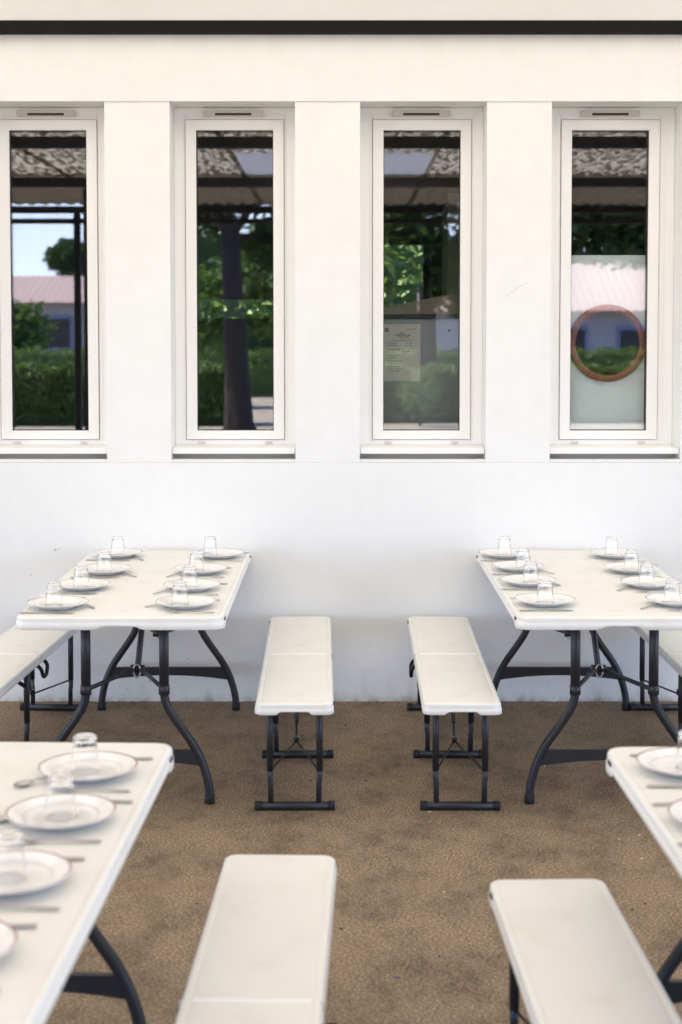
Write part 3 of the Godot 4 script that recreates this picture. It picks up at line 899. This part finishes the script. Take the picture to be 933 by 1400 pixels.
# ---------------------------------------------------------------- table settings
func make_plate(red: bool) -> Node3D:
	var t := thing("plate", "", "plate")
	var m := MB.new()
	m.lathe(PackedVector2Array([Vector2(0, 0.0070), Vector2(0.060, 0.0068), Vector2(0.070, 0.0078), Vector2(0.078, 0.0125), Vector2(0.084, 0.0165), Vector2(0.100, 0.0205), Vector2(0.1135, 0.0247), Vector2(0.1155, 0.0250), Vector2(0.1165, 0.0243), Vector2(0.1160, 0.0230), Vector2(0.100, 0.0172), Vector2(0.086, 0.0120), Vector2(0.076, 0.0065), Vector2(0.068, 0.0034), Vector2(0.064, 0.0032), Vector2(0.062, 0.0004), Vector2(0.059, 0.0004), Vector2(0.057, 0.0030), Vector2(0, 0.0030)]), 56)
	put("dish", m, M.porcelain, t)
	var r := MB.new()
	r.lathe(PackedVector2Array([Vector2(0.1118 if red else 0.1132, 0.0243 if red else 0.0247), Vector2(0.1134 if red else 0.1146, 0.0252 if red else 0.0253), Vector2(0.1159, 0.0253), Vector2(0.1150, 0.0246), Vector2(0.1118 if red else 0.1132, 0.0243 if red else 0.0247)]), 56)
	put("rim_line", r, M.rim_red if red else M.rim_grey, t)
	if red:
		var r2 := MB.new()
		r2.lathe(PackedVector2Array([Vector2(0.0788, 0.0128), Vector2(0.0796, 0.0137), Vector2(0.0806, 0.0144), Vector2(0.0800, 0.0134), Vector2(0.0788, 0.0128)]), 56)
		put("inner_line", r2, M.rim_pink, t)
	return t

func make_glass(fluted: bool) -> MeshInstance3D:
	var m := MB.new()
	# upside down: open rim on the plate, thick base up
	var H := 0.086
	var f := 0.0011 if fluted else 0.0
	m.lathe(PackedVector2Array([Vector2(0, H - 0.0025), Vector2(0.020, H - 0.0025), Vector2(0.0228, H - 0.0010), Vector2(0.0248, H), Vector2(0.0264, H - 0.0016), Vector2(0.0272, H - 0.005), Vector2(0.0284, 0.062), Vector2(0.0300, 0.045), Vector2(0.0311, 0.034), Vector2(0.0316, 0.030), Vector2(0.0325, 0.018), Vector2(0.0335, 0.003), Vector2(0.0336, 0.001), Vector2(0.0328, 0.0), Vector2(0.0318, 0.0008), Vector2(0.0314, 0.003), Vector2(0.0306, 0.018), Vector2(0.0293, 0.034), Vector2(0.0272, 0.062), Vector2(0.0258, H - 0.014), Vector2(0.0240, H - 0.0115), Vector2(0.020, H - 0.0102), Vector2(0, H - 0.0098)]), 72 if fluted else 44, Vector3.ZERO, 1, f, 18, 0.033, H - 0.004)
	return put("drinking_glass", m, M.tumbler_glass, self)

func make_fork() -> MeshInstance3D:
	var m := MB.new()
	var rings := []
	for q in [[-0.095, 0.0055, 0.0030], [-0.090, 0.0068, 0.0032], [-0.06, 0.0055, 0.004], [-0.02, 0.0036, 0.006], [0.012, 0.0030, 0.0075], [0.030, 0.0050, 0.0065], [0.040, 0.0105, 0.005], [0.050, 0.0122, 0.0045]]:
		rings.append(strip_ring(q[0], q[1], q[2], 0.0013))
	m.loft(rings, 1)
	for k in 4:
		var zc := -0.0096 + 0.0064 * k
		var tr := []
		for q in [[0.049, 0.0022, 0.0045], [0.070, 0.0019, 0.0055], [0.088, 0.0014, 0.0085], [0.094, 0.0006, 0.0098]]:
			var r := strip_ring(q[0], q[1], q[2], 0.0010)
			for i in r.size(): r[i].z += zc
			tr.append(r)
		m.loft(tr, 1)
	return put("fork", m, M.cutlery_steel, self)

func strip_ring(x: float, half: float, y: float, th: float) -> PackedVector3Array:
	var r := PackedVector3Array()
	for k in 10:
		var a := TAU * k / 10.0
		r.append(Vector3(x, y + sin(a) * th * 0.75, cos(a) * half))
	return r

func make_knife() -> MeshInstance3D:
	var m := MB.new()
	var rings := []
	for q in [[-0.105, 0.0040, 0.0034, 0.002], [-0.100, 0.0068, 0.0036, 0.003], [-0.05, 0.0062, 0.0036, 0.003], [-0.010, 0.0050, 0.0036, 0.0028], [0.000, 0.0058, 0.0036, 0.0016], [0.03, 0.0085, 0.0034, 0.0010], [0.075, 0.0095, 0.0032, 0.0009], [0.097, 0.0070, 0.003, 0.0008], [0.105, 0.0015, 0.003, 0.0006]]:
		rings.append(strip_ring(q[0], q[1], q[2], q[3]))
	m.loft(rings, 1)
	return put("knife", m, M.cutlery_steel, self)

func make_spoon() -> MeshInstance3D:
	var m := MB.new()
	var rings := []
	for q in [[-0.085, 0.0050, 0.0032], [-0.080, 0.0062, 0.0034], [-0.05, 0.0050, 0.0045], [-0.01, 0.0032, 0.0065], [0.025, 0.0030, 0.0085], [0.036, 0.0052, 0.0085]]:
		rings.append(strip_ring(q[0], q[1], q[2], 0.0014))
	m.loft(rings, 1)
	# bowl: a shallow shell
	var up := []
	for i in 9:
		var u := i / 8.0
		var x := lerpf(0.034, 0.082, u)
		var half := 0.0158 * pow(sin(PI * clampf(0.10 + 0.84 * u, 0, 1)), 0.62)
		var r := PackedVector3Array()
		for k in 9:
			var c := lerpf(-1, 1, k / 8.0)
			r.append(Vector3(x, 0.0085 - 0.0068 * (1 - c * c) * sin(PI * clampf(u, 0.12, 0.9)), half * c))
		for k in 9:
			var c := lerpf(1, -1, k / 8.0)
			r.append(Vector3(x, 0.0074 - 0.0070 * (1 - c * c) * sin(PI * clampf(u, 0.12, 0.9)), half * c))
		up.append(r)
	m.loft(up, 1)
	return put("spoon", m, M.cutlery_steel, self)

var kinds := {}

func piece(kind: String, at: Vector3, turn: float, label: String, category: String, group: String) -> Node3D:
	var o: Node3D = kinds[kind]
	var stem := String(o.name).rstrip("0123456789").trim_suffix("_")
	if o.has_meta("label"):
		o = o.duplicate()
		o.name = numbered(stem)
		add_child(o, true)
	o.position = at
	o.rotation.y = turn
	tag(o, label, category, group)
	return o

func settings() -> void:
	kinds = {"plate": make_plate(false), "plate_red": make_plate(true), "glass": make_glass(true), "glass_plain": make_glass(false), "fork": make_fork(), "knife": make_knife(), "spoon": make_spoon()}
	# side: which way the diner sits, +1 = at larger x; [plate x, plate z, glass dx, glass dz, spoon angle or 99]
	var rows := [
		["left wall table", "outer side", -1, false, [[-1.076, 5.655, -0.016, 0.01, 0.6], [-1.057, 6.078, -0.004, 0.005, 99], [-1.026, 6.48, -0.006, 0.015, 0.7], [-1.045, 6.97, -0.002, 0.02, 0.5]]],
		["left wall table", "aisle side", 1, false, [[-0.591, 5.671, -0.024, 0.015, 0.75], [-0.607, 6.06, -0.012, 0.015, 0.6], [-0.610, 6.49, -0.022, 0.02, 0.5], [-0.567, 6.955, -0.045, 0.02, 99]]],
		["right wall table", "aisle side", -1, false, [[0.783, 5.719, 0.003, 0.01, 99], [0.778, 6.18, 0.012, 0.02, 0.4], [0.780, 6.57, 0.026, 0.02, 0.6], [0.760, 6.965, 0.006, 0.02, 99]]],
		["right wall table", "outer side", 1, false, [[1.287, 5.719, -0.012, 0.01, 0.8], [1.266, 6.13, -0.004, 0.015, 0.7], [1.268, 6.52, 0.006, 0.015, 99], [1.276, 6.955, -0.01, 0.02, 99]]],
		["left front table", "aisle side", 1, true, [[-0.594, 3.475, -0.008, 0.006, 0.75], [-0.595, 3.14, -0.002, 0.01, 0.6], [-0.624, 2.775, -0.004, 0.01, 0.7], [-0.655, 2.44, 0.0, 0.0, 99]]],
		["right front table", "aisle side", -1, true, [[0.817, 3.51, 0.012, 0.005, 99], [0.808, 3.12, 0.0, 0.0, 99]]],
	]
	var nth := [["place at camera end", "second place from camera", "second place from wall", "place at wall end"],
		["farthest place", "second place from far end", "third place from far end", "fourth place from far end"]]
	for row in rows:
		var side: int = row[2]
		for i in row[4].size():
			var q: Array = row[4][i]
			var where: String = "%s, %s, %s" % [nth[1 if row[3] else 0][i], row[1], row[0]]
			var p := Vector3(q[0], 0.7405, -q[1])
			piece("plate_red" if row[3] else "plate", p, rng.randf() * TAU, ("red lined plate, " if row[3] else "grey lined plate, ") + where, "plate", "plates laid on the tables")
			piece("glass_plain" if row[3] else "glass", p + Vector3(q[2], 0.0072, -q[3]), rng.randf() * TAU, ("smooth upturned glass, " if row[3] else "fluted upturned glass, ") + where, "glass", "glasses upside down on the plates")
			# handles point at the diner; the near piece lies towards the camera
			var base_turn := PI if side > 0 else 0.0
			var near_kind := "fork" if side > 0 else "knife"
			var far_kind := "knife" if side > 0 else "fork"
			var jit := rng.randf_range(-0.06, 0.06)
			piece(near_kind, p + Vector3(side * 0.018 + rng.randf_range(-0.012, 0.012), 0.0003, 0.128 + rng.randf_range(-0.006, 0.010)), base_turn + jit, ("steel %s before the plate, " % near_kind) + where, near_kind, near_kind + "s laid on the tables")
			piece(far_kind, p + Vector3(side * 0.022 + rng.randf_range(-0.012, 0.012), 0.0003, -0.122 - rng.randf_range(0.0, 0.008)), base_turn + rng.randf_range(-0.06, 0.06), ("steel %s behind the plate, " % far_kind) + where, far_kind, far_kind + "s laid on the tables")
			if q[4] < 10.0:
				var a: float = q[4]
				piece("spoon", p + Vector3(-side * 0.094, 0.0003, 0.045 * (1 if rng.randf() < 0.8 else -1)), PI / 2 - side * a + (PI if row[3] else 0.0), "small spoon beyond the plate, " + where, "spoon", "spoons laid on the tables")

# ---------------------------------------------------------------- small things
func small_things() -> void:
	# behind the panes
	var cab := thing("service_counter", "grey metal counter back standing just inside the third window", "counter", Vector3(0.40, 0.12, -7.72))
	put("back_panel", box_mesh(Vector3(0, 0.87, 0.0), Vector3(0.70, 1.74, 0.03), 0.003), M.counter_steel, cab)
	put("worktop", box_mesh(Vector3(0, 1.752, -0.30), Vector3(0.72, 0.022, 0.66), 0.003), M.gasket, cab)
	put("side_panel", box_mesh(Vector3(-0.34, 0.87, -0.32), Vector3(0.02, 1.74, 0.60), 0.002), M.counter_steel, cab)
	put("side_panel", box_mesh(Vector3(0.34, 0.87, -0.32), Vector3(0.02, 1.74, 0.60), 0.002), M.counter_steel, cab)
	var rivet := MB.new()
	rivet.box(Vector3(0.155, 1.68, 0.017), Vector3(0.012, 0.012, 0.005), 0.002)
	put("screw_head", rivet, M.gasket, cab)
	var wedge := MB.new()
	wedge.prism(PackedVector2Array([Vector2(-0.30, 0.0), Vector2(0.17, 0.0), Vector2(0.17, 0.112), Vector2(-0.30, 0.015)]), -0.16, 0.12)
	tag(put("sloping_tray", wedge, M.beige_laminate, self, Vector3(0.42, 1.8835, -7.98)), "sloping beige tray on top of the grey counter behind the third window", "tray")
	var hood := thing("wall_cupboard", "olive green cupboard with a slatted grille inside the third window", "cupboard", Vector3(0.86, 1.883, -9.6))
	put("body", box_mesh(Vector3(0.05, 0.36, 0), Vector3(0.50, 0.72, 0.5), 0.006), M.olive_paint, hood)
	for k in 7:
		put("slat", box_mesh(Vector3(0.10, 0.06 + k * 0.028, 0.256), Vector3(0.30, 0.010, 0.014), 0.002, ), M.gasket, hood)
	put("plinth", box_mesh(Vector3(0.05, -0.88, 0), Vector3(0.48, 1.76, 0.46)), M.room_dark, hood)
	var coat := MB.new()
	coat.loft([strip_y(0.0, 0.06, 0.05), strip_y(-0.1, 0.075, 0.06), strip_y(-0.35, 0.085, 0.06), strip_y(-0.55, 0.08, 0.055), strip_y(-0.58, 0.075, 0.05)], 1)
	tag(put("hanging_apron", coat, M.dark_cloth, self, Vector3(0.80, 2.72, -9.15)), "dark apron hanging inside behind the third window", "apron")
	var card := MB.new()
	card.box(Vector3.ZERO, Vector3(0.085, 0.085, 0.004))
	tag(put("card", card, M.beige_laminate, self, Vector3(0.685, 2.58, -9.02)), "small square pale card hanging beside the dark apron", "card")
	notice()
	# frosted board with the round wooden ring in the fourth window
	var fb := thing("porthole_board", "pale frosted board with round brown wooden ring behind the fourth window", "board", Vector3(1.3215, 0.12, -7.46))
	var cy := 1.617
	var hole := 0.165
	var ring_n := 48
	var bm := MB.new()
	bm.begin(4294967295)
	var yb := 0.0
	var yt := 2.052
	for zz in [0.0, -0.02]:
		for k in ring_n:
			var a0 := TAU * k / ring_n
			var a1 := TAU * (k + 1) / ring_n
			var pts := []
			for a in [a0, a1]:
				var d := Vector2(cos(a), sin(a))
				var tx: float = (0.28 / absf(d.x)) if absf(d.x) > 1e-6 else 1e9
				var ty: float = ((yt - cy) / d.y) if d.y > 1e-6 else ((yb - cy) / d.y if d.y < -1e-6 else 1e9)
				var o := d * minf(tx, ty)
				pts.append([Vector3(d.x * hole, cy + d.y * hole, zz), Vector3(o.x, cy + o.y, zz)])
			bm.quad(pts[0][0], pts[0][1], pts[1][1], pts[1][0])
	# fill the four corners the fan of quads cuts off
	for zz in [0.0005, -0.0205]:
		for s in [-1.0, 1.0]:
			bm.quad(Vector3(s * 0.28, yb, zz), Vector3(s * 0.28, yt, zz), Vector3(s * 0.19, yt, zz), Vector3(s * 0.19, yb, zz))
		bm.quad(Vector3(-0.189, yt - 0.20, zz), Vector3(0.189, yt - 0.20, zz), Vector3(0.189, yt, zz), Vector3(-0.189, yt, zz))
		bm.quad(Vector3(-0.189, yb, zz), Vector3(0.189, yb, zz), Vector3(0.189, cy - 0.20, zz), Vector3(-0.189, cy - 0.20, zz))
	put("board", bm, M.frosted, fb)
	var rm := MB.new()
	rm.lathe(PackedVector2Array([Vector2(0.158, -0.012), Vector2(0.158, 0.018), Vector2(0.163, 0.024), Vector2(0.186, 0.024), Vector2(0.192, 0.018), Vector2(0.192, -0.012), Vector2(0.158, -0.012)]), 64)
	for i in rm.v.size():
		var p := rm.v[i]
		rm.v[i] = Vector3(p.x, cy - p.z, p.y)
	put("wooden_ring", rm, M.ring_wood, fb)
	# crumbs and dead leaves on the concrete
	var spots := [
		[0.329, 4.697, 0, "pale crumb in the open aisle beyond the right front bench"],
		[0.39, 3.25, 1, "small dark scrap in the front gap between the two front benches"],
		[0.98, 5.2, 0, "pale crumb near the crossbar of the right wall table"],
		[1.02, 5.0, 0, "pale crumb nearer the camera by the right wall table's crossbar"],
		[1.06, 5.24, 0, "pale crumb under the right wall table, next to another"],
		[0.84, 6.1, 0, "pale crumb deep under the right wall table on the concrete"],
		[0.1, 5.9, 1, "dark scrap midway between the two middle benches on the concrete"],
		[-0.12, 5.9, 1, "dark scrap close to the left middle bench's rear feet"],
		[-0.45, 4.6, 1, "dark scrap near the left wall table's curved front leg"],
		[-0.30, 3.9, 1, "dark scrap at the far end of the left front bench"],
		[0.0, 4.4, 1, "dark scrap in the middle of the empty aisle"],
		[0.1, 4.95, 1, "dark scrap in the aisle between the two middle benches' front feet"],
		[0.28, 4.2, 1, "dark scrap in the aisle before the right front bench"],
		[-0.40, 3.55, 1, "dark scrap between the left front table and bench"],
		[0.62, 4.35, 1, "dark scrap before the right middle bench's front foot bar"],
		[0.75, 4.2, 0, "pale crumb in the aisle before the right wall table"],
		[-0.38, 4.95, 0, "pale crumb beside the left middle bench's front foot bar"],
		[0.2, 6.6, 1, "dark scrap close to the wall by the right middle bench"],
		[0.02, 6.75, 1, "dark scrap at the foot of the wall between the middle benches"],
		[0.9, 4.55, 1, "dark scrap before the right wall table's curved leg"],
		[0.95, 4.6, 1, "second dark scrap before the right wall table's curved leg"],
		[0.22, 3.4, 1, "dark scrap beside the right front bench near the camera"],
		[-0.5, 3.7, 1, "dark scrap under the left front table's aisle edge"],
		[0.06, 3.2, 1, "dark scrap beside the left front bench near the camera"],
		[0.33, 5.5, 0, "pale crumb beside the right middle bench's front leg"]]
	for q in spots:
		var m := MB.new()
		var poly := PackedVector2Array()
		var n := 7
		var s: float = rng.randf_range(0.004, 0.007) if q[2] == 0 else rng.randf_range(0.005, 0.012)
		for k in n: poly.append(Vector2(cos(TAU * k / n), sin(TAU * k / n) * 0.6) * s * rng.randf_range(0.6, 1.1))
		m.prism(poly, 0.0, 0.003 if q[2] == 0 else 0.0015, Basis(Vector3.RIGHT, -PI / 2))
		var o := put("crumb" if q[2] == 0 else "dead_leaf", m, M.crumb_pale if q[2] == 0 else M.crumb_dark, self, Vector3(q[0], 0.0006, -q[1]))
		o.rotation.y = rng.randf() * TAU
		tag(o, q[3], "crumb" if q[2] == 0 else "leaf", "pale crumbs on the floor" if q[2] == 0 else "dead leaf scraps on the floor")
	for q in [[0.156, 4.059, 0.011, "blue scrap on the concrete in the aisle before the front benches"], [0.302, 4.021, 0.006, "smaller blue scrap on the concrete nearer the right front bench"]]:
		var m := MB.new()
		var poly := PackedVector2Array()
		for k in 8: poly.append(Vector2(cos(TAU * k / 8), sin(TAU * k / 8) * 0.6) * q[2] * rng.randf_range(0.6, 1.1))
		m.prism(poly, 0.0, 0.0012, Basis(Vector3.RIGHT, -PI / 2))
		tag(put("plastic_scrap", m, M.scrap_blue, self, Vector3(q[0], 0.0006, -q[1])), q[3], "scrap", "blue scraps on the floor")
	# grit swept against the foot of the wall
	var gm := MB.new()
	for k in 500:
		var gx := rng.randf_range(-2.4, 2.4)
		var gz := WALL + 0.004 + absf(rng.randfn()) * 0.014
		var gs := rng.randf_range(0.0012, 0.0036)
		gm.box(Vector3(gx, gs * 0.4, gz), Vector3(gs, gs * 0.8, gs * 1.3), 0.0, Basis(Vector3.UP, rng.randf() * TAU))
	tag(put("grit", gm, M.crumb_dark, self), "thin line of dark grit along the foot of the wall", "grit", "", "stuff")

func strip_y(y: float, hx: float, hz: float) -> PackedVector3Array:
	var r := PackedVector3Array()
	for k in 14:
		var a := TAU * k / 14.0
		var f := 1.0 + 0.18 * sin(a * 5.0)
		r.append(Vector3(cos(a) * hx * f, y, sin(a) * hz * f))
	return r

func notice() -> void:
	# a printed notice: too small in the photograph to read, so lines of print only
	var W := 210
	var H := 300
	var im := Image.create(W, H, false, Image.FORMAT_RGB8)
	im.fill(Color(0.86, 0.86, 0.83))
	var ink := Color(0.16, 0.17, 0.2)
	im.fill_rect(Rect2i(24, 20, 18, 20), Color(0.25, 0.3, 0.38))
	im.fill_rect(Rect2i(30, 25, 7, 8), Color(0.86, 0.86, 0.83))
	for l in [[136, 24, 46, 4], [92, 46, 34, 4], [72, 55, 84, 5], [92, 65, 50, 4], [58, 84, 108, 3], [34, 98, 46, 3], [132, 98, 36, 3], [34, 110, 44, 3], [132, 110, 34, 3], [42, 132, 62, 4], [86, 140, 60, 5], [92, 150, 44, 3], [38, 164, 58, 3], [36, 178, 34, 3], [40, 192, 74, 3], [36, 206, 30, 3], [40, 222, 96, 3], [40, 234, 84, 3], [40, 246, 60, 3]]:
		var x: int = l[0]
		while x < l[0] + l[2]:
			var w := rng.randi_range(3, 9)
			for k in w:
				if rng.randf() < 0.78: im.fill_rect(Rect2i(x + k, l[1] + rng.randi_range(0, 1), 1, l[3]), ink)
			x += w + 2
	var tex := ImageTexture.create_from_image(im)
	var m := std("notice_print", Color.WHITE, 0.8)
	m.albedo_texture = tex
	var q := MB.new()
	var w2 := 0.1025
	var h2 := 0.146
	q.begin(4294967295)
	q.quad(Vector3(-w2, -h2, 0.0006), Vector3(w2, -h2, 0.0006), Vector3(w2, h2, 0.0006), Vector3(-w2, h2, 0.0006))
	tag(put("paper_notice", q, m, self, Vector3(0.305, 1.687, -7.7035)), "white printed paper notice stuck to the grey counter back", "notice")
